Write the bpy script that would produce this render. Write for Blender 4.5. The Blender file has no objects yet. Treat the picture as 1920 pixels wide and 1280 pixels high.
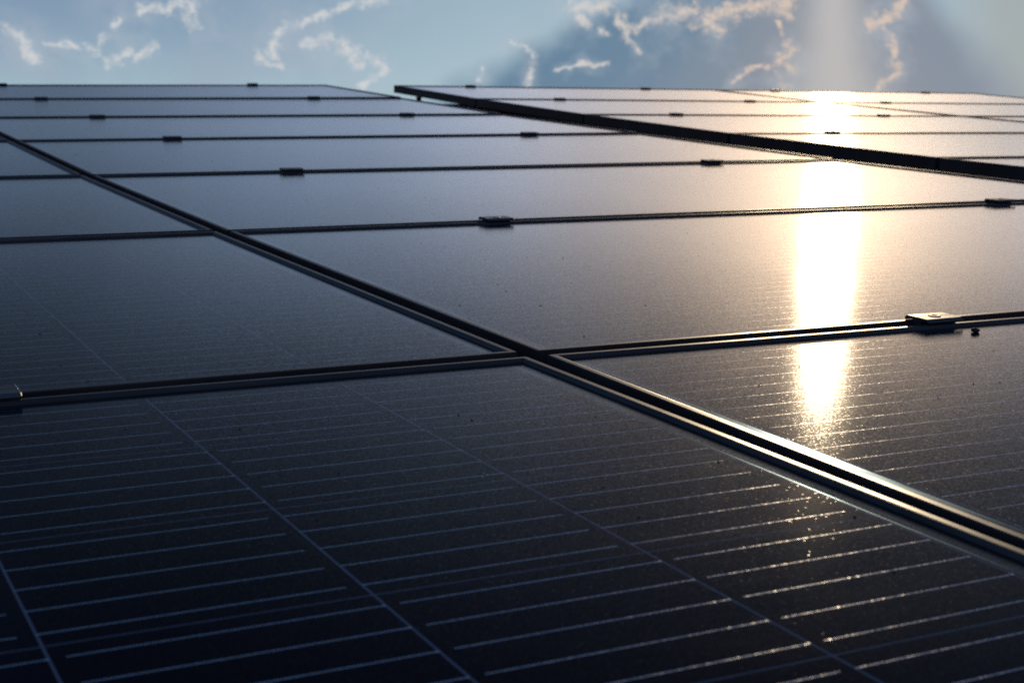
import bpy, bmesh, math, random
from mathutils import Vector, Matrix
random.seed(7)
sc = bpy.context.scene
COL = sc.collection

# ------------------------------------------------------------------ layout
# array coordinates: u along a row of panels, v up the roof, z off the glass.
TILT = math.radians(6.0)
T = Matrix.Translation((0, 0, 4.0)) @ Matrix.Rotation(TILT, 4, 'X')
W, GA, GB = 1.9386, 0.0173, 0.0208          # panel width, gap between rows, gap between columns
H = 1.0 - GA
KN = [(-1, .00256), (0, 0), (1, 0), (2, .00643), (3, .02265), (4, .04056), (5, .06959), (6, .10102)]
TW = .00152
def Zr(v):
    if v <= -1: return KN[0][1]
    for (a, za), (b, zb) in zip(KN, KN[1:]):
        if a <= v <= b: return za + (zb - za) * (v - a) / (b - a)
    return KN[-1][1] + (v - 6) * .0314

# ------------------------------------------------------------------ helpers
def tag(o, label=None, cat=None, group=None, kind=None):
    if label: o['label'] = label
    if cat: o['category'] = cat
    if group: o['group'] = group
    if kind: o['kind'] = kind
    return o
def link(name, me, mat=None, parent=None):
    o = bpy.data.objects.new(name, me); COL.objects.link(o)
    if me is not None and mat is not None and not me.materials: me.materials.append(mat)
    if parent: o.parent = parent
    return o
def mesh(name, bm, smooth=False):
    bmesh.ops.recalc_face_normals(bm, faces=bm.faces)
    me = bpy.data.meshes.new(name); bm.to_mesh(me); bm.free()
    if smooth:
        for p in me.polygons: p.use_smooth = True
    return me
def box(bm, x0, x1, y0, y1, z0, z1):
    vs = [bm.verts.new((x, y, z)) for x in (x0, x1) for y in (y0, y1) for z in (z0, z1)]
    for f in ((0,1,3,2),(4,6,7,5),(0,4,5,1),(2,3,7,6),(0,2,6,4),(1,5,7,3)): bm.faces.new([vs[i] for i in f])
class NT:
    def __init__(s, tree): s.t = tree; s.n = tree.nodes; s.l = tree.links
    def node(s, typ, **kw):
        n = s.n.new(typ)
        for k, v in kw.items(): setattr(n, k, v)
        return n
    def put(s, sock, v):
        if isinstance(v, bpy.types.NodeSocket): s.l.new(v, sock)
        elif v is not None: sock.default_value = v
    def m(s, op, a, b=None, c=None, clamp=False):
        n = s.node('ShaderNodeMath', operation=op, use_clamp=clamp)
        for i, v in enumerate((a, b, c)):
            if v is not None: s.put(n.inputs[i], v)
        return n.outputs[0]
    def vm(s, op, a, b=None, c=None, scale=None):
        n = s.node('ShaderNodeVectorMath', operation=op)
        s.put(n.inputs[0], a)
        if b is not None: s.put(n.inputs[1], b)
        if c is not None: s.put(n.inputs[2], c)
        if scale is not None: s.put(n.inputs['Scale'], scale)
        return n.outputs['Value'] if op in ('DOT_PRODUCT', 'LENGTH', 'DISTANCE') else n.outputs['Vector']
    def ramp(s, v, a, b, lo=0., hi=1., smooth=True):
        n = s.node('ShaderNodeMapRange', interpolation_type='SMOOTHSTEP' if smooth else 'LINEAR', clamp=True)
        for k, x in (('Value', v), ('From Min', a), ('From Max', b), ('To Min', lo), ('To Max', hi)): s.put(n.inputs[k], x)
        return n.outputs['Result']
    def mix(s, f, a, b, typ='MIX'):
        n = s.node('ShaderNodeMix', data_type='RGBA', blend_type=typ)
        s.put(n.inputs[0], f); s.put(n.inputs[6], a); s.put(n.inputs[7], b)
        return n.outputs[2]
    def noise(s, vec, scale, detail=3, rough=.5, dim='3D', out='Fac'):
        n = s.node('ShaderNodeTexNoise', noise_dimensions=dim)
        s.put(n.inputs['Vector'], vec); n.inputs['Scale'].default_value = scale
        n.inputs['Detail'].default_value = detail; n.inputs['Roughness'].default_value = rough
        return n.outputs[out]
def newmat(name):
    m = bpy.data.materials.new(name); m.use_nodes = True; m.node_tree.nodes.clear()
    n = NT(m.node_tree); out = n.node('ShaderNodeOutputMaterial')
    return m, n, out.inputs['Surface']
def rgba(c): return (*c, 1.)

# ------------------------------------------------------------------ materials
def mat_glass():
    m, n, out = newmat('solar_glass')
    tc = n.node('ShaderNodeTexCoord').outputs['Object']
    oi = n.node('ShaderNodeObjectInfo').outputs['Random']
    sep = n.node('ShaderNodeSeparateXYZ'); n.put(sep.inputs[0], tc); U, V = sep.outputs[0], sep.outputs[1]
    comb = n.node('ShaderNodeCombineXYZ'); n.put(comb.inputs[2], n.m('MULTIPLY', oi, 7.3))
    tco = n.vm('ADD', tc, comb.outputs[0])                     # every panel gets its own dust
    U0, PU, V0, PV = .0245, (W - .0277 - .0245) / 12, .0250, .1555
    uu = n.m('DIVIDE', n.m('SUBTRACT', U, U0), PU); vv = n.m('DIVIDE', n.m('SUBTRACT', V, V0), PV)
    iv = n.m('FLOOR', vv); fu = n.m('SUBTRACT', uu, n.m('FLOOR', uu)); fv = n.m('SUBTRACT', vv, iv)
    inu = n.m('MULTIPLY', n.m('GREATER_THAN', uu, -.004), n.m('LESS_THAN', uu, 12.004))
    inv_ = n.m('MULTIPLY', n.m('GREATER_THAN', vv, -.004), n.m('LESS_THAN', vv, 6.004))
    ins = n.m('MULTIPLY', inu, inv_)
    du = n.m('MULTIPLY', n.m('MINIMUM', fu, n.m('SUBTRACT', 1., fu)), PU)
    dv = n.m('MULTIPLY', n.m('MINIMUM', fv, n.m('SUBTRACT', 1., fv)), PV)
    gu = n.m('MULTIPLY', n.m('LESS_THAN', du, .00075), ins)
    gv = n.m('MULTIPLY', n.m('LESS_THAN', dv, .00055), ins)
    gap = n.m('MAXIMUM', gu, gv)
    fr = n.m('FRACT', n.m('MULTIPLY', fv, 5.)); dr = n.m('MULTIPLY', n.m('ABSOLUTE', n.m('SUBTRACT', fr, .5)), PV / 5)
    par = n.m('ROUND', n.m('FRACT', n.m('MULTIPLY', iv, .5)))     # 0 even, 1 odd (fract .5 rounds up below)
    par = n.m('GREATER_THAN', n.m('FRACT', n.m('MULTIPLY', n.m('ADD', iv, 12.), .5)), .25)
    left = n.m('MULTIPLY', fu, PU); right = n.m('SUBTRACT', PU, left)
    ok_e = n.m('GREATER_THAN', left, .0075); ok_o = n.m('GREATER_THAN', right, .0085)
    okr = n.m('ADD', n.m('MULTIPLY', n.m('SUBTRACT', 1., par), ok_e), n.m('MULTIPLY', par, ok_o))
    rib = n.m('MULTIPLY', n.m('MULTIPLY', n.m('LESS_THAN', dr, .00055), okr), ins)
    dot = n.m('MULTIPLY', n.m('MULTIPLY', n.m('LESS_THAN', dr, .0010), n.m('LESS_THAN', right, .0016)), n.m('MULTIPLY', ins, n.m('SUBTRACT', 1., par)))
    rib = n.m('MAXIMUM', rib, dot)
    # end bus ribbons, beside the frame
    b1 = n.m('MULTIPLY', n.m('GREATER_THAN', U, .0100), n.m('LESS_THAN', U, .0212))
    b2 = n.m('MULTIPLY', n.m('GREATER_THAN', U, W - .0250), n.m('LESS_THAN', U, W - .0175))
    bus = n.m('MULTIPLY', n.m('MAXIMUM', b1, b2), n.m('MULTIPLY', n.m('GREATER_THAN', V, .016), n.m('LESS_THAN', V, H - .020)))
    # streaky smears in the long direction of the strips
    st = n.vm('MULTIPLY', tco, (260., 9., 1.)); stn = n.noise(st, 1., 3, .6)
    # under the glass
    cellc = n.mix(n.noise(n.vm('MULTIPLY', tco, (3., 22., 1.)), 1., 3), rgba((.0028, .0034, .0075)), rgba((.0048, .0052, .0105)))
    base = n.mix(gap, cellc, rgba((.055, .075, .12)))
    base = n.mix(n.m('SUBTRACT', 1., ins), base, rgba((.006, .007, .010)))
    dif = n.node('ShaderNodeBsdfDiffuse'); n.put(dif.inputs[0], base)
    met = n.node('ShaderNodeBsdfAnisotropic', distribution='GGX')
    rn = n.noise(tco, 900., 2, .6)
    n.put(met.inputs['Color'], n.mix(n.ramp(rn, .35, .7), rgba((.07, .075, .085)), rgba((.20, .19, .19))))
    n.put(met.inputs['Roughness'], n.ramp(n.noise(tco, 400., 1), .3, .7, .20, .32, False))
    facn = facet(n, tco, 700., .075)
    n.put(met.inputs['Normal'], facn)
    rdf = n.node('ShaderNodeBsdfDiffuse'); n.put(rdf.inputs[0], n.mix(n.ramp(rn, .3, .7), rgba((.18, .30, .44)), rgba((.30, .47, .66))))  # blue sky sheen of the ribbons, painted in as diffuse colour
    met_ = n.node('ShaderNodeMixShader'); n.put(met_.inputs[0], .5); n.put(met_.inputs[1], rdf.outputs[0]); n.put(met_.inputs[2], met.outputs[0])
    busm = n.node('ShaderNodeBsdfAnisotropic', distribution='GGX')
    n.put(busm.inputs['Color'], n.mix(n.ramp(stn, .3, .72), rgba((.02, .035, .05)), rgba((.19, .27, .34))))
    n.put(busm.inputs['Roughness'], .22)
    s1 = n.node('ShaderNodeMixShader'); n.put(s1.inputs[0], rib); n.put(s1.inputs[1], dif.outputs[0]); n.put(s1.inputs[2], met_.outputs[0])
    s2 = n.node('ShaderNodeMixShader'); n.put(s2.inputs[0], bus); n.put(s2.inputs[1], s1.outputs[0]); n.put(s2.inputs[2], busm.outputs[0])
    # the textured front glass with its film of dust
    fn = facet(n, tco, 1100., .024, 1.6)
    gl = n.node('ShaderNodeBsdfAnisotropic', distribution='BECKMANN')
    n.put(gl.inputs['Color'], rgba((1., 1., 1.)))
    big = n.noise(tco, 2.2, 4, .6)
    n.put(gl.inputs['Roughness'], n.ramp(big, .3, .7, .135, .147, False)); n.put(gl.inputs['Normal'], fn)
    wide = n.node('ShaderNodeBsdfAnisotropic', distribution='BECKMANN')      # the film of fine dust spreads a little of it
    n.put(wide.inputs['Color'], rgba((1., 1., 1.))); n.put(wide.inputs['Roughness'], .215)
    gm = n.node('ShaderNodeMixShader'); n.put(gm.inputs[0], n.ramp(big, .3, .7, .010, .022)); n.put(gm.inputs[1], gl.outputs[0]); n.put(gm.inputs[2], wide.outputs[0])
    fres = n.node('ShaderNodeFresnel'); fres.inputs['IOR'].default_value = 1.32
    s3 = n.node('ShaderNodeMixShader'); n.put(s3.inputs[0], fres.outputs[0]); n.put(s3.inputs[1], s2.outputs[0]); n.put(s3.inputs[2], gm.outputs[0])
    dust = n.node('ShaderNodeBsdfAnisotropic', distribution='GGX')
    n.put(dust.inputs['Color'], rgba((.50, .47, .45))); n.put(dust.inputs['Roughness'], .50)
    lw = n.node('ShaderNodeLayerWeight'); lw.inputs['Blend'].default_value = .5
    dn = n.ramp(n.noise(n.vm('MULTIPLY', tco, (2.0, 9., 1.)), 1.4, 5, .65), .3, .75, .1, 1.3)
    df = n.m('MULTIPLY', n.m('POWER', lw.outputs['Facing'], 6.), n.m('MULTIPLY', dn, .03))
    s4 = n.node('ShaderNodeMixShader'); n.put(s4.inputs[0], df); n.put(s4.inputs[1], s3.outputs[0]); n.put(s4.inputs[2], dust.outputs[0])
    n.put(out, s4.outputs[0])
    return m
def facet(n, vec, scale, k, glint=0.):
    """normal of a finely pebbled surface: each tiny facet leans its own way"""
    v = n.node('ShaderNodeTexVoronoi', feature='F1', voronoi_dimensions='2D')
    n.put(v.inputs['Vector'], vec); v.inputs['Scale'].default_value = scale
    w = n.node('ShaderNodeTexWhiteNoise', noise_dimensions='3D'); n.put(w.inputs['Vector'], v.outputs['Color'])
    c = n.vm('ADD', n.vm('SUBTRACT', v.outputs['Color'], (.5, .5, .5)), n.vm('SUBTRACT', w.outputs['Color'], (.5, .5, .5)))
    c = n.vm('MULTIPLY', c, (k, k, 0.))
    if glint:      # one grain in a few leans far enough to flash on its own
        ws = n.node('ShaderNodeTexWhiteNoise', noise_dimensions='3D'); n.put(ws.inputs['Vector'], n.vm('ADD', v.outputs['Color'], (3.1, 1.7, .2)))
        c = n.vm('SCALE', c, scale=n.m('ADD', 1., n.m('MULTIPLY', n.m('GREATER_THAN', ws.outputs['Value'], .90), glint)))
    tr = n.node('ShaderNodeVectorTransform', vector_type='VECTOR', convert_from='OBJECT', convert_to='WORLD')
    n.put(tr.inputs[0], c)
    g = n.node('ShaderNodeNewGeometry')
    return n.vm('NORMALIZE', n.vm('ADD', g.outputs['Normal'], tr.outputs[0]))
def mat_metal(name, col, rough, metallic=0., spec=.5, scr=.06, coat=0.):
    m, n, out = newmat(name)
    p = n.node('ShaderNodeBsdfPrincipled')
    tc = n.node('ShaderNodeTexCoord').outputs['Object']
    a = n.noise(n.vm('MULTIPLY', tc, (1., 1., 6.)), 60., 4, .6)
    b = n.noise(tc, 7., 4, .6)
    n.put(p.inputs['Base Color'], n.mix(n.ramp(b, .3, .75), rgba(col), rgba([c * 1.7 for c in col])))
    n.put(p.inputs['Roughness'], n.m('ADD', rough, n.m('MULTIPLY', n.m('SUBTRACT', a, .5), scr * 2)))
    p.inputs['Metallic'].default_value = metallic
    p.inputs['Specular IOR Level'].default_value = spec; p.inputs['Specular Tint'].default_value = (1., .90, .80, 1.)
    bmp = n.node('ShaderNodeBump'); bmp.inputs['Strength'].default_value = .05; bmp.inputs['Distance'].default_value = .0006
    n.put(bmp.inputs['Height'], n.noise(tc, 1500., 2)); n.put(p.inputs['Normal'], bmp.outputs[0])
    n.put(out, p.outputs[0])
    return m
def mat_matte(name, col, var=1.6, scale=40., spec=.2):
    m, n, out = newmat(name)
    p = n.node('ShaderNodeBsdfPrincipled'); tc = n.node('ShaderNodeTexCoord').outputs['Object']
    n.put(p.inputs['Base Color'], n.mix(n.noise(tc, scale, 4), rgba(col), rgba([c * var for c in col])))
    p.inputs['Roughness'].default_value = .8; p.inputs['Specular IOR Level'].default_value = spec
    n.put(out, p.outputs[0]); return m
M_GLASS = mat_glass()
M_FRAME = mat_metal('black_anodised_frame', (.024, .0205, .021), .33, spec=.15)
M_CLAMP = mat_metal('anodised_clamp', (.018, .0175, .021), .32, spec=.45)
M_BOLT = mat_metal('steel_bolt', (.35, .35, .36), .28, metallic=1.)
M_RAIL = mat_metal('rail_metal', (.10, .10, .11), .42, metallic=.6)
M_ROOF = mat_matte('roof_sheet', (.005, .005, .006), 1.8, 12., 0.)
M_DIRT = mat_matte('dry_dirt', (.010, .008, .006), 3., 300.)
M_WALL = mat_matte('rendered_wall', (.30, .28, .25), 1.2, 3.)
M_GROUND = mat_matte('dry_grass_ground', (.05, .06, .03), 1.8, .2)

# ------------------------------------------------------------------ a panel
DG = .0034      # glass lies this far under the lip
PROF = [(0, -.038), (0, -.0009), (.0003, -.0003), (.0009, 0), (.0056, 0), (.0068, -.0002), (.0079, -.0008), (.0088, -.0017),
        (.0094, -.0027), (.0096, -.0040), (.0096, -.0080), (.0022, -.0080), (.0022, -.0362), (.024, -.0362), (.024, -.038)]
def frame_mesh():
    bm = bmesh.new(); e = .00016
    def bar(L, place):
        rings = []
        for end in (0, 1):
            r = []
            for s, z in PROF:
                a = s + e if end == 0 else L - s - e
                r.append(bm.verts.new(place(a, s, z)))
            rings.append(r)
        k = len(PROF)
        for i in range(k): bm.faces.new((rings[0][i], rings[0][(i+1) % k], rings[1][(i+1) % k], rings[1][i]))
        bm.faces.new(rings[0]); bm.faces.new(rings[1][::-1])
    bar(W, lambda a, s, z: (a, s, z)); bar(W, lambda a, s, z: (a, H - s, z))
    bar(H, lambda a, s, z: (s, a, z)); bar(H, lambda a, s, z: (W - s, a, z))
    return mesh('frame', bm)
def glass_mesh():
    bm = bmesh.new(); box(bm, .0093, W - .0093, .0093, H - .0093, -DG - .0042, -DG)
    return mesh('glass', bm)
ME_F, ME_G = frame_mesh(), glass_mesh()
proto = None
def place_panel(mat4, label, group):
    global proto
    if proto is None:
        p = link('solar_panel', None); link('frame', ME_F, M_FRAME, p); link('glass', ME_G, M_GLASS, p); proto = p
    else:
        p = proto.copy(); COL.objects.link(p)
        for ch in proto.children:
            c = ch.copy(); COL.objects.link(c); c.parent = p
    p.empty_display_size = .05
    wob = Matrix.Rotation(random.uniform(-.0006, .0006), 4, 'Y') @ Matrix.Rotation(random.uniform(-.0005, .0005), 4, 'X')
    p.matrix_world = mat4 @ Matrix.Translation((W / 2, H / 2, 0)) @ wob @ Matrix.Translation((-W / 2, -H / 2, 0))
    tag(p, label, 'solar panel', group)
    return p
def frame_from(o, x, y):
    x = x.normalized(); z = x.cross(y).normalized(); y = z.cross(x)
    m = Matrix((x, y, z)).transposed().to_4x4(); m.translation = o
    return m
GR = 'solar panels of the roof array'
NTH = ['first', 'second', 'third', 'fourth', 'fifth', 'sixth', 'seventh']
lab_mid = ['solar panel at lower right where the sun glare breaks up into golden sparkles',
  'big solar panel filling the middle of the photo, right of the diagonal gap',
  'solar panel one row beyond the middle one, its right end below the raised edge',
  'solar panel in the fourth row from the camera, cut off by the raised edge',
  'slim looking solar panel in the fifth row from the camera, ending under the raised edge',
  'distant solar panel one row below the skyline, left of the raised array',
  'farthest solar panel at left, its top edge meeting the sky']
lab_left = ['nearest solar panel, dark blue, filling the lower left with clear silver lines',
  'solar panel at left, just beyond the nearest one, left of the diagonal gap',
  'solar panel at the left border, third row from the camera, left of the diagonal gap',
  'small corner of a solar panel at the left border, fourth row, left of the gap',
  'thin sliver of solar panel at the left border where the diagonal gap leaves the photo']
for r in range(7):
    v0 = r - 1 + GA; v1 = float(r)
    sl = (Zr(v1) - Zr(r - 1)); tx = TW * (r - .5)
    for side in ((1, 0) if r < 5 else (1,)):
        u0 = 0. if side else -GB - W
        o = Vector((u0, v0, Zr(r - 1) + sl * GA + tx * u0))
        x, y = Vector((1, 0, tx)), Vector((0, 1, sl))
        if r == 0:
            a = -.00670 if side else .00700; uo = 0. if side else -GB
            rot = Matrix.Translation((uo, 0, 0)) @ Matrix.Rotation(a, 4, 'Z') @ Matrix.Translation((-uo, 0, 0))
            o = rot @ o; x = rot.to_3x3() @ x; y = rot.to_3x3() @ y
        place_panel(T @ frame_from(o, x, y), (lab_mid if side else lab_left)[r], GR)
# the raised array at right
RS = Vector((.02263862, .00395947, -.00588141)); RT = Vector((2.2602239, -.02329291, -.01696417))
RM = Matrix.Translation(RT) @ Matrix.Rotation(RS.length, 4, RS.normalized())
def Zs(v): return .03441316 * .1 * (v - 1) * (v - 6)
GR2 = 'solar panels of the raised array at right'
lab_r = {(0,6): 'topmost solar panel at the left corner of the raised array, under the sky',
 (0,5): 'left column solar panel of the raised array, one row below its skyline',
 (0,4): 'left column solar panel of the raised array, third row from its top, in the glare',
 (0,3): 'left column solar panel of the raised array, fourth row from its top',
 (0,2): 'lowest visible solar panel of the raised array, at the right border',
 (1,6): 'topmost right column solar panel of the raised array, where glare meets sky',
 (1,5): 'right column solar panel of the raised array, one row below its skyline',
 (1,4): 'narrow wedge of solar panel at the right border, third row of the raised array'}
for (c, r), lb in lab_r.items():
    u0 = c * (W + GB); sl = Zs(r) - Zs(r - 1)
    o = Vector((u0, r - 1 + GA, Zs(r - 1) + sl * GA))
    place_panel(T @ RM @ frame_from(o, Vector((1, 0, 0)), Vector((0, 1, sl))), lb, GR2)

# ------------------------------------------------------------------ clamps
def clamp_meshes():
    L = .0235
    pr = [(-.0176, .0006), (-.0184, .0028), (-.0180, .0040), (-.0150, .0062), (-.0010, .0062), (-.0004, .0057), (.0004, .0057), (.0010, .0062),
          (.0150, .0062), (.0180, .0040), (.0184, .0028), (.0176, .0006), (.0163, .0006), (.0160, .0022), (.0060, .0028), (.0060, -.020),
          (-.0060, -.020), (-.0060, .0028), (-.0160, .0022), (-.0163, .0006)]
    bm = bmesh.new()
    pr = [(y, z * .84 if z > 0 else z) for y, z in pr]
    a = [bm.verts.new((-L, y, z)) for y, z in pr]; b = [bm.verts.new((L, y, z)) for y, z in pr]
    k = len(pr)
    for i in range(k): bm.faces.new((a[i], a[(i+1) % k], b[(i+1) % k], b[i]))
    bm.faces.new(a); bm.faces.new(b[::-1])
    bmesh.ops.recalc_face_normals(bm, faces=bm.faces)
    ed = [e for e in bm.edges if e.verts[0].co.x * e.verts[1].co.x > 0 and abs(e.verts[0].co.x) > L - 1e-5]
    bmesh.ops.bevel(bm, geom=ed, offset=.0004, segments=1, affect='EDGES')
    body = mesh('clamp_body', bm)
    bm = bmesh.new()
    def ring(rad, z, n=24, hexa=False):
        out = []
        for i in range(n):
            t = 2 * math.pi * i / n; rr = rad
            if hexa: rr = rad * math.cos(math.pi / 6) / math.cos((t % (math.pi / 3)) - math.pi / 6)
            out.append(bm.verts.new((rr * math.cos(t), rr * math.sin(t), z)))
        return out
    rs = [ring(.0066, .0045), ring(.0066, .0055), ring(.0060, .0060), ring(.0038, .0060, hexa=True), ring(.0040, .0040, hexa=True)]
    for p, q in zip(rs, rs[1:]):
        for i in range(24): bm.faces.new((p[i], p[(i+1) % 24], q[(i+1) % 24], q[i]))
    bm.faces.new(rs[-1]); bm.faces.new(rs[0][::-1])
    return body, mesh('bolt', bm)
ME_C, ME_B = clamp_meshes()
cproto = None
def place_clamp(mat4, label, group='clamps between the solar panels'):
    global cproto
    if cproto is None:
        p = link('panel_clamp', None); link('clamp_body', ME_C, M_CLAMP, p); link('bolt', ME_B, M_BOLT, p); cproto = p
    else:
        p = cproto.copy(); COL.objects.link(p)
        for ch in cproto.children:
            c = ch.copy(); COL.objects.link(c); c.parent = p
    p.empty_display_size = .02
    p.matrix_world = mat4 @ Matrix.Rotation(random.uniform(-.012, .012), 4, 'Z')
    tag(p, label, 'clamp', group)
def clamp_main(u, k, label):
    v = k + GA / 2 if k < 6 else k - .001
    sl = (Zr(min(k + 1, 6)) - Zr(k - 1)) / 2 if k < 6 else .031
    place_clamp(T @ frame_from(Vector((u, v, Zr(v) + TW * v * u)), Vector((1, 0, TW * v)), Vector((0, 1, sl))), label)
def clamp_right(u, k, label):
    v = k + GA / 2 if k < 6 else k - .001
    place_clamp(T @ RM @ frame_from(Vector((u, v, Zs(v))), Vector((1, 0, 0)), Vector((0, 1, .0034 * (2 * v - 7)))), label)
for u, k, lb in [
    (.457, 0, 'largest sharpest clamp at right with a ring bolt on top, beside a dark pebble'),
    (-.474, 0, 'blue-lit clamp cut off by the left border of the photo'),
    (.444, 1, 'dark clamp in the middle of the photo on the second row gap, upper centre'),
    (1.537, 1, 'clamp at the right border below the raised frame edge'),
    (.432, 2, 'dark clamp on the third row gap, left of the centre'),
    (1.545, 2, 'clamp on the third row gap just left of the sun glare'),
    (.417, 3, 'clamp on the fourth row gap at left, above the diagonal gap'),
    (1.540, 3, 'clamp on the fourth row gap near the centre, below the raised frame edge'),
    (.412, 4, 'clamp on the fifth row gap at left'),
    (1.545, 4, 'clamp on the fifth row gap just left of the raised frame edge'),
    (.395, 5, 'small clamp one row below the skyline, far left'),
    (1.530, 5, 'small clamp one row below the skyline, left of the bent top corner'),
    (.385, 6, 'tiny clamp on the skyline at the upper left corner of the array'),
    (1.560, 6, 'tiny clamp on the skyline left of the bent top corner')]:
    clamp_main(u, k, lb)
for u, k, lb in [
    (.430, 6, 'tiny clamp on the skyline of the raised array, nearest its left corner'),
    (1.500, 6, 'tiny clamp on the skyline of the raised array, second from its left corner'),
    (W + GB + .42, 6, 'tiny clamp on the skyline of the raised array just left of the sun glare'),
    (W + GB + 1.55, 6, 'tiny clamp on the skyline right of the sun glare'),
    (.430, 5, 'small dark clamp on the upper row gap of the raised array, leftmost of that row'),
    (1.500, 5, 'small clamp on the upper row gap of the raised array, left of the sun glare'),
    (W + GB + .40, 5, 'small clamp on the upper row gap of the raised array, right of the sun glare'),
    (.430, 4, 'clamp on the second row gap of the raised array, above the jointed frame edge'),
    (1.500, 4, 'clamp on the second row gap of the raised array, right of the sun glare'),
    (W + GB + .42, 4, 'clamp at the right border on the second row gap of the raised array'),
    (.430, 3, 'clamp half lost in the sun glare on the third row gap of the raised array')]:
    clamp_right(u, k, lb)

# ------------------------------------------------------------------ rails, bracket, roof, house, ground
def rail(name, u, va, vb, zf, place, label):
    bm = bmesh.new(); seg = [va + (vb - va) * i / 12 for i in range(13)]
    pr = [(-.019, -.0385), (-.006, -.0385), (-.006, -.046), (.006, -.046), (.006, -.0385), (.019, -.0385), (.019, -.078), (-.019, -.078)]
    rings = [[bm.verts.new((u + x, v, z + zf(v))) for x, z in pr] for v in seg]
    for p, q in zip(rings, rings[1:]):
        for i in range(8): bm.faces.new((p[i], p[(i+1) % 8], q[(i+1) % 8], q[i]))
    bm.faces.new(rings[0]); bm.faces.new(rings[-1][::-1])
    o = link(name, mesh(name, bm), M_RAIL); o.matrix_world = place
    tag(o, label, 'rail')
    for v in (5.90, 4.7):
        bm = bmesh.new(); box(bm, u - .012, u + .012, v - .02, v + .02, zf(v) - .104, zf(v) - .0785); box(bm, u - .025, u + .025, v - .02, v + .02, zf(v) - .1085, zf(v) - .1038)
        link('rail_foot', mesh('rail_foot', bm), M_RAIL, o)
rail('mounting_rail', .40, .99, 5.985, lambda v: Zs(v), T @ RM, 'dark mounting rail end seen through the slit under the raised array')

bm = bmesh.new()
box(bm, -.020, .020, -.02, .02, -.094, -.086); box(bm, -.013, .013, -.003, .003, -.088, -.040); box(bm, -.013, .013, -.016, .016, -.0425, -.0385)
br = link('roof_bracket', mesh('roof_bracket', bm), M_RAIL)
br.matrix_world = T @ Matrix.Translation((2.385, 5.86, Zr(5.86) + .0045)) @ Matrix.Scale(1., 4)
tag(br, 'small dark bracket standing in the bright slit under the corner of the raised array', 'bracket')

def roof():
    p = link('building', None); p.matrix_world = Matrix.Translation((0, 0, 0))
    tag(p, 'building with a dark sheet roof hidden beneath the solar panels', 'building')
    bm = bmesh.new(); us = (-3.2, 7.0); dep = .088
    vs = [-3.0, -1, 0, 1, 2, 3, 4, 5, 6, 6.16]
    pts = [(v, (Zr(v) if v > -1 else 0) - dep) for v in vs]
    pts += [(7.5, pts[-1][1] - .75)]
    low = [(v, z - .10) for v, z in pts]
    loop = pts + low[::-1]
    A = [bm.verts.new(T @ Vector((us[0], v, z))) for v, z in loop]; B = [bm.verts.new(T @ Vector((us[1], v, z))) for v, z in loop]
    k = len(loop)
    for i in range(k): bm.faces.new((A[i], A[(i+1) % k], B[(i+1) % k], B[i]))
    for i in range(len(pts) - 1):
        for S in (A, B): bm.faces.new((S[i], S[i+1], S[k-2-i], S[k-1-i]))
    link('roof', mesh('roof', bm), M_ROOF, p)
    bm = bmesh.new(); box(bm, -2.9, 6.7, -2.7, 7.2, 0, 3.2)
    link('wall', mesh('wall', bm), M_WALL, p)
roof()
bm = bmesh.new(); bmesh.ops.create_grid(bm, x_segments=2, y_segments=2, size=3000)
g = link('ground', mesh('ground', bm), M_GROUND); tag(g, kind='structure')

# ------------------------------------------------------------------ camera
F_PX = 2776.0
def rodr(w):
    w = Vector(w); return Matrix.Rotation(w.length, 3, w.normalized())
CR = rodr((1.35185203, -.336551860, -.376696646)); CC = Vector((-.613123743, -1.13803940, .256609427))
cam = bpy.data.cameras.new('camera'); co = bpy.data.objects.new('camera', cam); COL.objects.link(co)
cm = CR.to_4x4(); cm.translation = CC
co.matrix_world = T @ cm
cam.sensor_width = 36.; cam.lens = 36. * F_PX / 1920; cam.clip_end = 8000; cam.clip_start = .02
cam.dof.use_dof = True; cam.dof.focus_distance = 1.38; cam.dof.aperture_fstop = 17.
sc.camera = co
def ray(x, y):
    return (T.to_3x3() @ (CR @ Vector(((x - 960) / F_PX, (640 - y) / F_PX, -1)))).normalized()

# ------------------------------------------------------------------ debris on the glass
def hit(x, y):
    """where a line of sight meets the main array's glass, in array coordinates"""
    d = CR @ Vector(((x - 960) / F_PX, (640 - y) / F_PX, -1)); t = -CC.z / d.z
    for _ in range(12):
        p = CC + d * t; t = (Zr(p.y) + TW * p.y * p.x - DG - CC.z) / d.z
    return CC + d * t
def blob(bm, c, rx, ry, rz, rough=.25, sub=1):
    m = Matrix.Translation(c) @ Matrix.Rotation(random.uniform(0, 6.3), 4, 'Z') @ Matrix.Diagonal((rx, ry, rz, 1))
    vs = bmesh.ops.create_icosphere(bm, subdivisions=sub, radius=1., matrix=m)['verts']
    for v in vs: v.co += (v.co - c) * random.uniform(-rough, rough)
bm = bmesh.new()
c = hit(1829, 622); blob(bm, c + Vector((0, 0, .0016)), .0044, .0038, .0026, .2, 2)
blob(bm, c + Vector((.0030, .0010, .0006)), .0024, .0018, .0016, .3)
pb = link('pebble', mesh('pebble', bm), M_DIRT); pb.matrix_world = T
tag(pb, 'small dark pebble lying on the glass right of the largest clamp', 'pebble')
bm = bmesh.new()
def onpanel(p):
    v = p.y % 1.
    if v < .03 or v > .985: return False
    u = p.x if p.x >= 0 else p.x + GB + W
    return .013 < u < W - .013 and not (-.035 < p.x < .013)
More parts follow.
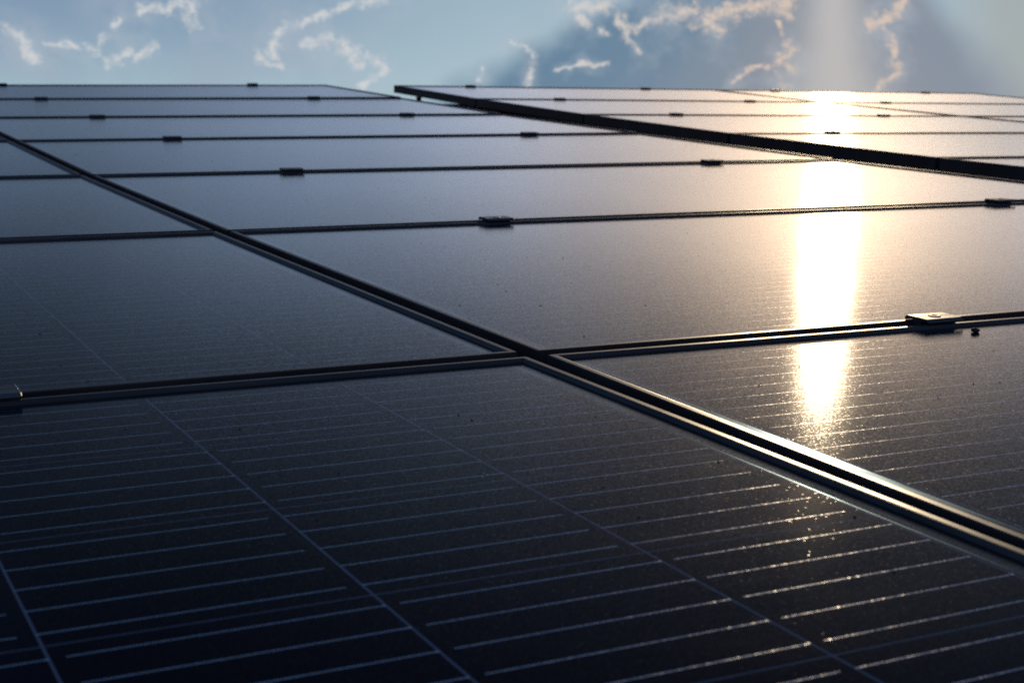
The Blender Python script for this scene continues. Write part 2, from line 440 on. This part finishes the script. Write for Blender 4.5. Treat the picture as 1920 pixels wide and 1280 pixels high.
SP = [(905,385,1.2),(397,302,1.6),(369,300,1),(308,228,1.4),(160,242,1.6),(143,289,1.1),(235,242,.8),(1013,573,1.3),(933,533,1.3),(949,546,1.2),(1210,573,1.3),(862,573,1.2),
      (1095,631,1.4),(1046,605,.8),(1016,574,.9),(1499,686,1.2),(1410,672,1),(1423,722,1.3),(1525,729,1),(1875,716,1),(1825,719,1.2),(1758,745,1),(525,880,1.3),
      (885,787,1.3),(860,777,1.1),(1117,780,.8),(75,627,1.6),(114,686,1.1),(179,690,1.3),(165,714,1.1),(352,617,1.1),(367,620,1),(450,634,1),(418,637,.8),
      (574,639,1),(607,608,.9),(562,639,.8),(1347,865,1.2),(1676,1072,1),(1602,969,1.2),(1131,912,1.1),(1198,969,1.1),(235,804,1),(450,804,1.1),(635,887,.9),
      (1884,445,1.2),(1661,577,1),(1872,572,1),(1914,545,1),(1431,576,1),(1660,457,.8),(1493,555,.9),(988,482,.9),(716,458,1),(790,456,.9),(1056,483,.9)]
for x, y, s in SP:
    p = hit(x, y)
    if p.y < 6: blob(bm, p + Vector((0, 0, .0002)), .0007 * s * random.uniform(.7, 1.2), .0009 * s, .0004 * s)
for _ in range(1900):
    p = Vector((random.uniform(-1.1, W), random.uniform(-.8, 5.9), 0)); 
    if not onpanel(p): continue
    p.z = Zr(p.y) + TW * p.y * p.x - DG + .0001
    s = random.choice((.15, .2, .22, .25, .3, .35, .5)) * (1 + .15 * max(p.y, 0))
    blob(bm, p, .0011 * s * random.uniform(.6, 1.5), .0013 * s * random.uniform(.6, 1.5), .0005 * s, .3)
sp = link('debris_specks', mesh('debris_specks', bm), M_DIRT); sp.matrix_world = T
tag(sp, 'fine dark specks of dirt scattered over the glass', 'dirt', kind='stuff')

# ------------------------------------------------------------------ sun
SUN = ray(1592, -226)
sl = bpy.data.lights.new('sun', 'SUN'); sl.energy = 3.0; sl.angle = math.radians(.53); sl.color = (1., .78, .50)
so = bpy.data.objects.new('sun', sl); COL.objects.link(so)
so.rotation_euler = (-SUN).to_track_quat('-Z', 'Y').to_euler()

# ------------------------------------------------------------------ sky
world = bpy.data.worlds.new('World'); sc.world = world; world.use_nodes = True
world.node_tree.nodes.clear(); n = NT(world.node_tree)
D = n.node('ShaderNodeTexCoord').outputs['Generated']
AZ0 = math.atan2(ray(960, 200).y, ray(960, 200).x)
Fv = Vector((math.cos(AZ0), math.sin(AZ0), 0)); Rv = Vector((Fv.y, -Fv.x, 0))
def ae(x, y):          # degrees right of the view axis, degrees above the horizon
    d = ray(x, y); return (math.degrees(math.atan2(d.dot(Rv), d.dot(Fv))), math.degrees(math.asin(d.z)))
Dn = n.vm('NORMALIZE', D)
az = n.m('MULTIPLY', n.m('ARCTAN2', n.vm('DOT_PRODUCT', Dn, Rv), n.vm('DOT_PRODUCT', Dn, Fv)), 180 / math.pi)
el = n.m('MULTIPLY', n.m('ARCSINE', n.vm('DOT_PRODUCT', Dn, (0, 0, 1))), 180 / math.pi)
cx = n.node('ShaderNodeCombineXYZ'); n.put(cx.inputs[0], az); n.put(cx.inputs[1], el); P = cx.outputs[0]
th = n.m('MULTIPLY', n.m('ARCCOSINE', n.m('MINIMUM', n.vm('DOT_PRODUCT', Dn, SUN), 1.)), 180 / math.pi)
SA, SE = ae(1556, -226); DPP = math.degrees(1 / F_PX)
E0 = ae(960, 0)[1]; EH = ae(960, 160)[1]
# low sky
low = n.mix(n.ramp(el, EH - 1, E0 + .5), rgba((.36, .49, .565)), rgba((.215, .32, .445)))
low = n.mix(n.ramp(n.noise(P, .28, 4, .55), .42, .68, 0, .55), low, rgba((.32, .39, .50)))
low = n.mix(n.ramp(az, ae(300, 0)[0], ae(1000, 0)[0], 0, .55), low, rgba((.42, .56, .625)))
low = n.mix(n.ramp(az, ae(1700, 0)[0], ae(1920, 0)[0], 0, .85), low, rgba((.335, .38, .39)))
# the cloud's shadow wedge below the sun: two edges that run away from the sun
ra = n.m('SUBTRACT', az, SA); re = n.m('SUBTRACT', SE, el)
ang = n.m('MULTIPLY', n.m('ARCTAN2', ra, re), 180 / math.pi)        # direction below the sun, 0 = straight down
angn = n.m('ADD', ang, n.m('MULTIPLY', n.m('SUBTRACT', n.noise(P, .5, 2), .5), 5.))
wl = n.ramp(angn, -66.5, -60.); wr = n.ramp(angn, 32., 46., 1., 0.)
wedge = n.m('MULTIPLY', wl, wr)
wcol = n.mix(n.ramp(ang, -62., -12.), rgba((.09, .20, .32)), rgba((.215, .26, .33)))
wcol = n.mix(n.ramp(ang, 8., 34.), wcol, rgba((.195, .25, .335)))
low = n.mix(n.m('MULTIPLY', wedge, 1.), low, wcol)
shaft = n.m('MULTIPLY', n.ramp(n.m('ABSOLUTE', n.m('SUBTRACT', angn, 1.)), 0., 21., 1., 0.), .66)
low = n.mix(shaft, low, rgba((.58, .555, .54)))
sh2 = n.m('MULTIPLY', n.noise(n.m('MULTIPLY', ang, 1.), .12, 2, .5), .12)
low = n.mix(n.m('MULTIPLY', wedge, sh2), low, rgba((.45, .45, .45)))
# cloud rims
CAP = [(10,55,40,70,7),(40,70,55,100,8),(55,90,62,112,9),(90,85,145,90,4),(125,82,140,90,5),(160,88,183,97,5),(185,80,205,68,6),(210,45,228,35,5),
 (265,18,300,12,7),(320,12,360,6,12),(340,20,362,40,12),(205,118,240,105,9),(255,108,290,88,6),(485,105,505,118,8),(505,118,530,125,6),(510,105,520,80,11),
 (520,80,532,55,9),(532,55,570,46,6),(570,46,610,28,6),(610,36,650,15,6),(650,12,720,2,9),(570,82,585,86,6),(590,82,615,72,9),(645,85,665,97,12),(662,105,675,115,8),
 (690,108,715,118,8),(715,118,722,130,8),(712,140,680,160,6),(900,150,905,130,4),(955,83,985,90,4),(985,90,1000,115,5),(1000,115,992,155,6),(1045,130,1085,122,3),
 (1085,122,1140,118,4),(1080,12,1135,13,13),(1085,30,1105,45,7),(1128,60,1134,61,7),(1165,30,1175,60,9),(1175,60,1195,92,9),(1195,52,1225,36,7),(1240,25,1300,25,13),
 (1300,40,1350,55,12),(1330,32,1400,15,14),(1400,15,1475,5,14),(1470,20,1480,30,8),(1460,40,1467,65,4),(1476,80,1485,95,8),(1485,95,1460,120,8),(1465,115,1480,130,9),
 (1370,160,1400,133,4),(1400,133,1440,125,5),(1455,140,1475,165,6),(1625,48,1645,38,8),(1645,38,1680,25,9),(1680,20,1697,3,9),(1660,45,1672,70,3),(1670,70,1678,110,5),
 (1676,125,1685,140,9),(1675,145,1650,155,7),(1650,155,1635,172,5)]
nv = n.noise(P, 1.9, 2, .5, out='Color'); nv2 = n.noise(P, .7, 2, .5, out='Color')
Pw = n.vm('ADD', P, n.vm('SCALE', n.vm('SUBTRACT', nv, (.5, .5, .5)), scale=.50))
Pw = n.vm('ADD', Pw, n.vm('SCALE', n.vm('SUBTRACT', nv2, (.5, .5, .5)), scale=.35))
Pw = n.vm('MULTIPLY', Pw, (1, 1, 0))
acc = None
for x0, y0, x1, y1, r in CAP:
    a = Vector((*ae(x0, y0), 0)); b = Vector((*ae(x1, y1), 0)); ab = b - a
    pw_ = Pw if acc is None else n.vm('MULTIPLY_ADD', acc, (1e-7, 1e-7, 0.), Pw)   # one after another, so the shader stays small
    q = n.vm('SUBTRACT', pw_, a)
    h = n.m('MULTIPLY', n.vm('DOT_PRODUCT', q, ab / max(ab.length_squared, 1e-9)), 1., clamp=True)
    dd = n.vm('LENGTH', n.vm('SUBTRACT', q, n.vm('SCALE', ab, scale=h)))
    dd = n.m('DIVIDE', dd, r * DPP * 1.25)
    acc = dd if acc is None else n.m('MINIMUM', acc, dd)
fine = n.noise(P, 3.6, 7, .68); mid = n.noise(P, 1.5, 4, .55)
rag = n.m('ADD', acc, n.m('MULTIPLY', n.m('SUBTRACT', fine, .5), 4.4))
dens = n.m('MULTIPLY', n.ramp(rag, -.3, 1.55, 1., 0.), n.ramp(mid, .34, .56, .22, 1.))
dens = n.m('MULTIPLY', dens, n.ramp(acc, .9, 2.6, 1., 0.))
soft = n.m('MULTIPLY', n.ramp(n.m('ADD', acc, n.m('MULTIPLY', n.m('SUBTRACT', mid, .5), 9.)), 0., 5.5, .36, 0.), n.ramp(n.noise(P, .6, 3), .35, .65))
ccol = n.mix(n.ramp(az, ae(900, 0)[0], ae(1500, 0)[0]), rgba((.63, .64, .65)), rgba((.68, .54, .45)))
low = n.mix(soft, low, rgba((.44, .50, .57)))
low = n.mix(n.m('MULTIPLY', dens, .90), low, ccol)
low = n.vm('SCALE', low, scale=n.ramp(az, -46., -21., .10, 1.))  # unseen sky left of the view dimmed to keep raised frame sides dark
# higher sky (unseen, shaped by hand for its reflections): bright warm veil round the sun, darkened away from it to dim the glass
gl1 = n.m('EXPONENT', n.m('MULTIPLY', th, -1 / 4.2)); gl2 = n.m('EXPONENT', n.m('MULTIPLY', th, -1 / 9.2))
fall = n.m('EXPONENT', n.m('MULTIPLY', n.m('MAXIMUM', n.m('SUBTRACT', el, SE - 1.), 0.), -1 / 4.9))
def sc3(c, f): return n.vm('SCALE', c, scale=f)
hi = n.vm('ADD', sc3((2.25, 1.55, .88), gl1), sc3((1.44, 1.08, .78), gl2))
hi = n.vm('ADD', hi, sc3((4.5, 2.8, 1.3), n.m('EXPONENT', n.m('MULTIPLY', th, -1 / 1.3))))
hi = sc3(hi, fall)
fallb = n.m('EXPONENT', n.m('MULTIPLY', n.m('MAXIMUM', n.m('SUBTRACT', el, SE - 1.), 0.), -1 / 5.5))
blue = sc3((.64, 1.18, 2.0), n.m('MULTIPLY', n.ramp(th, 3., 19., .22, 1.), n.m('EXPONENT', n.m('MULTIPLY', th, -1 / 17.))))
hi = n.vm('ADD', hi, sc3(blue, fallb))
amb = n.m('MULTIPLY', n.ramp(th, 30., 80.), n.ramp(el, 4., 22.))
hi = n.vm('ADD', hi, sc3((.085, .22, .50), amb))  # blue fill added beside and above the view for the frame lips
hi = n.vm('ADD', hi, sc3((.60, .38, .24), n.m('MULTIPLY', n.ramp(th, 75., 120.), n.ramp(el, 25., 4.))))  # warm fill added low behind the camera for the frame fronts
hi = sc3(hi, n.ramp(n.noise(n.vm('MULTIPLY', P, (1, 1.6, 1)), .11, 4, .5), .3, .7, .82, 1.15))
tH = n.ramp(el, E0 + .1, E0 + 1.5)
nish = n.node('ShaderNodeTexSky', sky_type='NISHITA'); nish.sun_disc = False
nish.sun_elevation = math.asin(SUN.z); nish.sun_rotation = math.atan2(SUN.x, SUN.y)
def backg(c):
    b = n.node('ShaderNodeBackground'); b.inputs['Strength'].default_value = .1
    n.put(b.inputs['Color'], n.vm('ADD', sc3(c, 10.), sc3(nish.outputs[0], .008))); return b.outputs[0]
ms = n.node('ShaderNodeMixShader'); n.put(ms.inputs[0], tH); n.put(ms.inputs[1], backg(low)); n.put(ms.inputs[2], backg(hi))
wo = n.node('ShaderNodeOutputWorld'); n.put(wo.inputs['Surface'], ms.outputs[0])

sc.view_settings.view_transform = 'Standard'; sc.view_settings.look = 'None'
sc.view_settings.exposure = 0; sc.view_settings.gamma = 1
sc.render.engine = 'CYCLES'
sc.cycles.use_denoising = False
sc.cycles.sample_clamp_indirect = 3
sc.cycles.sample_clamp_direct = 3.
sc.cycles.max_bounces = 6
sc.cycles.filter_width = 1.8
sc.cycles.use_adaptive_sampling = False
sc.cycles.blur_glossy = .0
sc.cycles.caustics_reflective = False
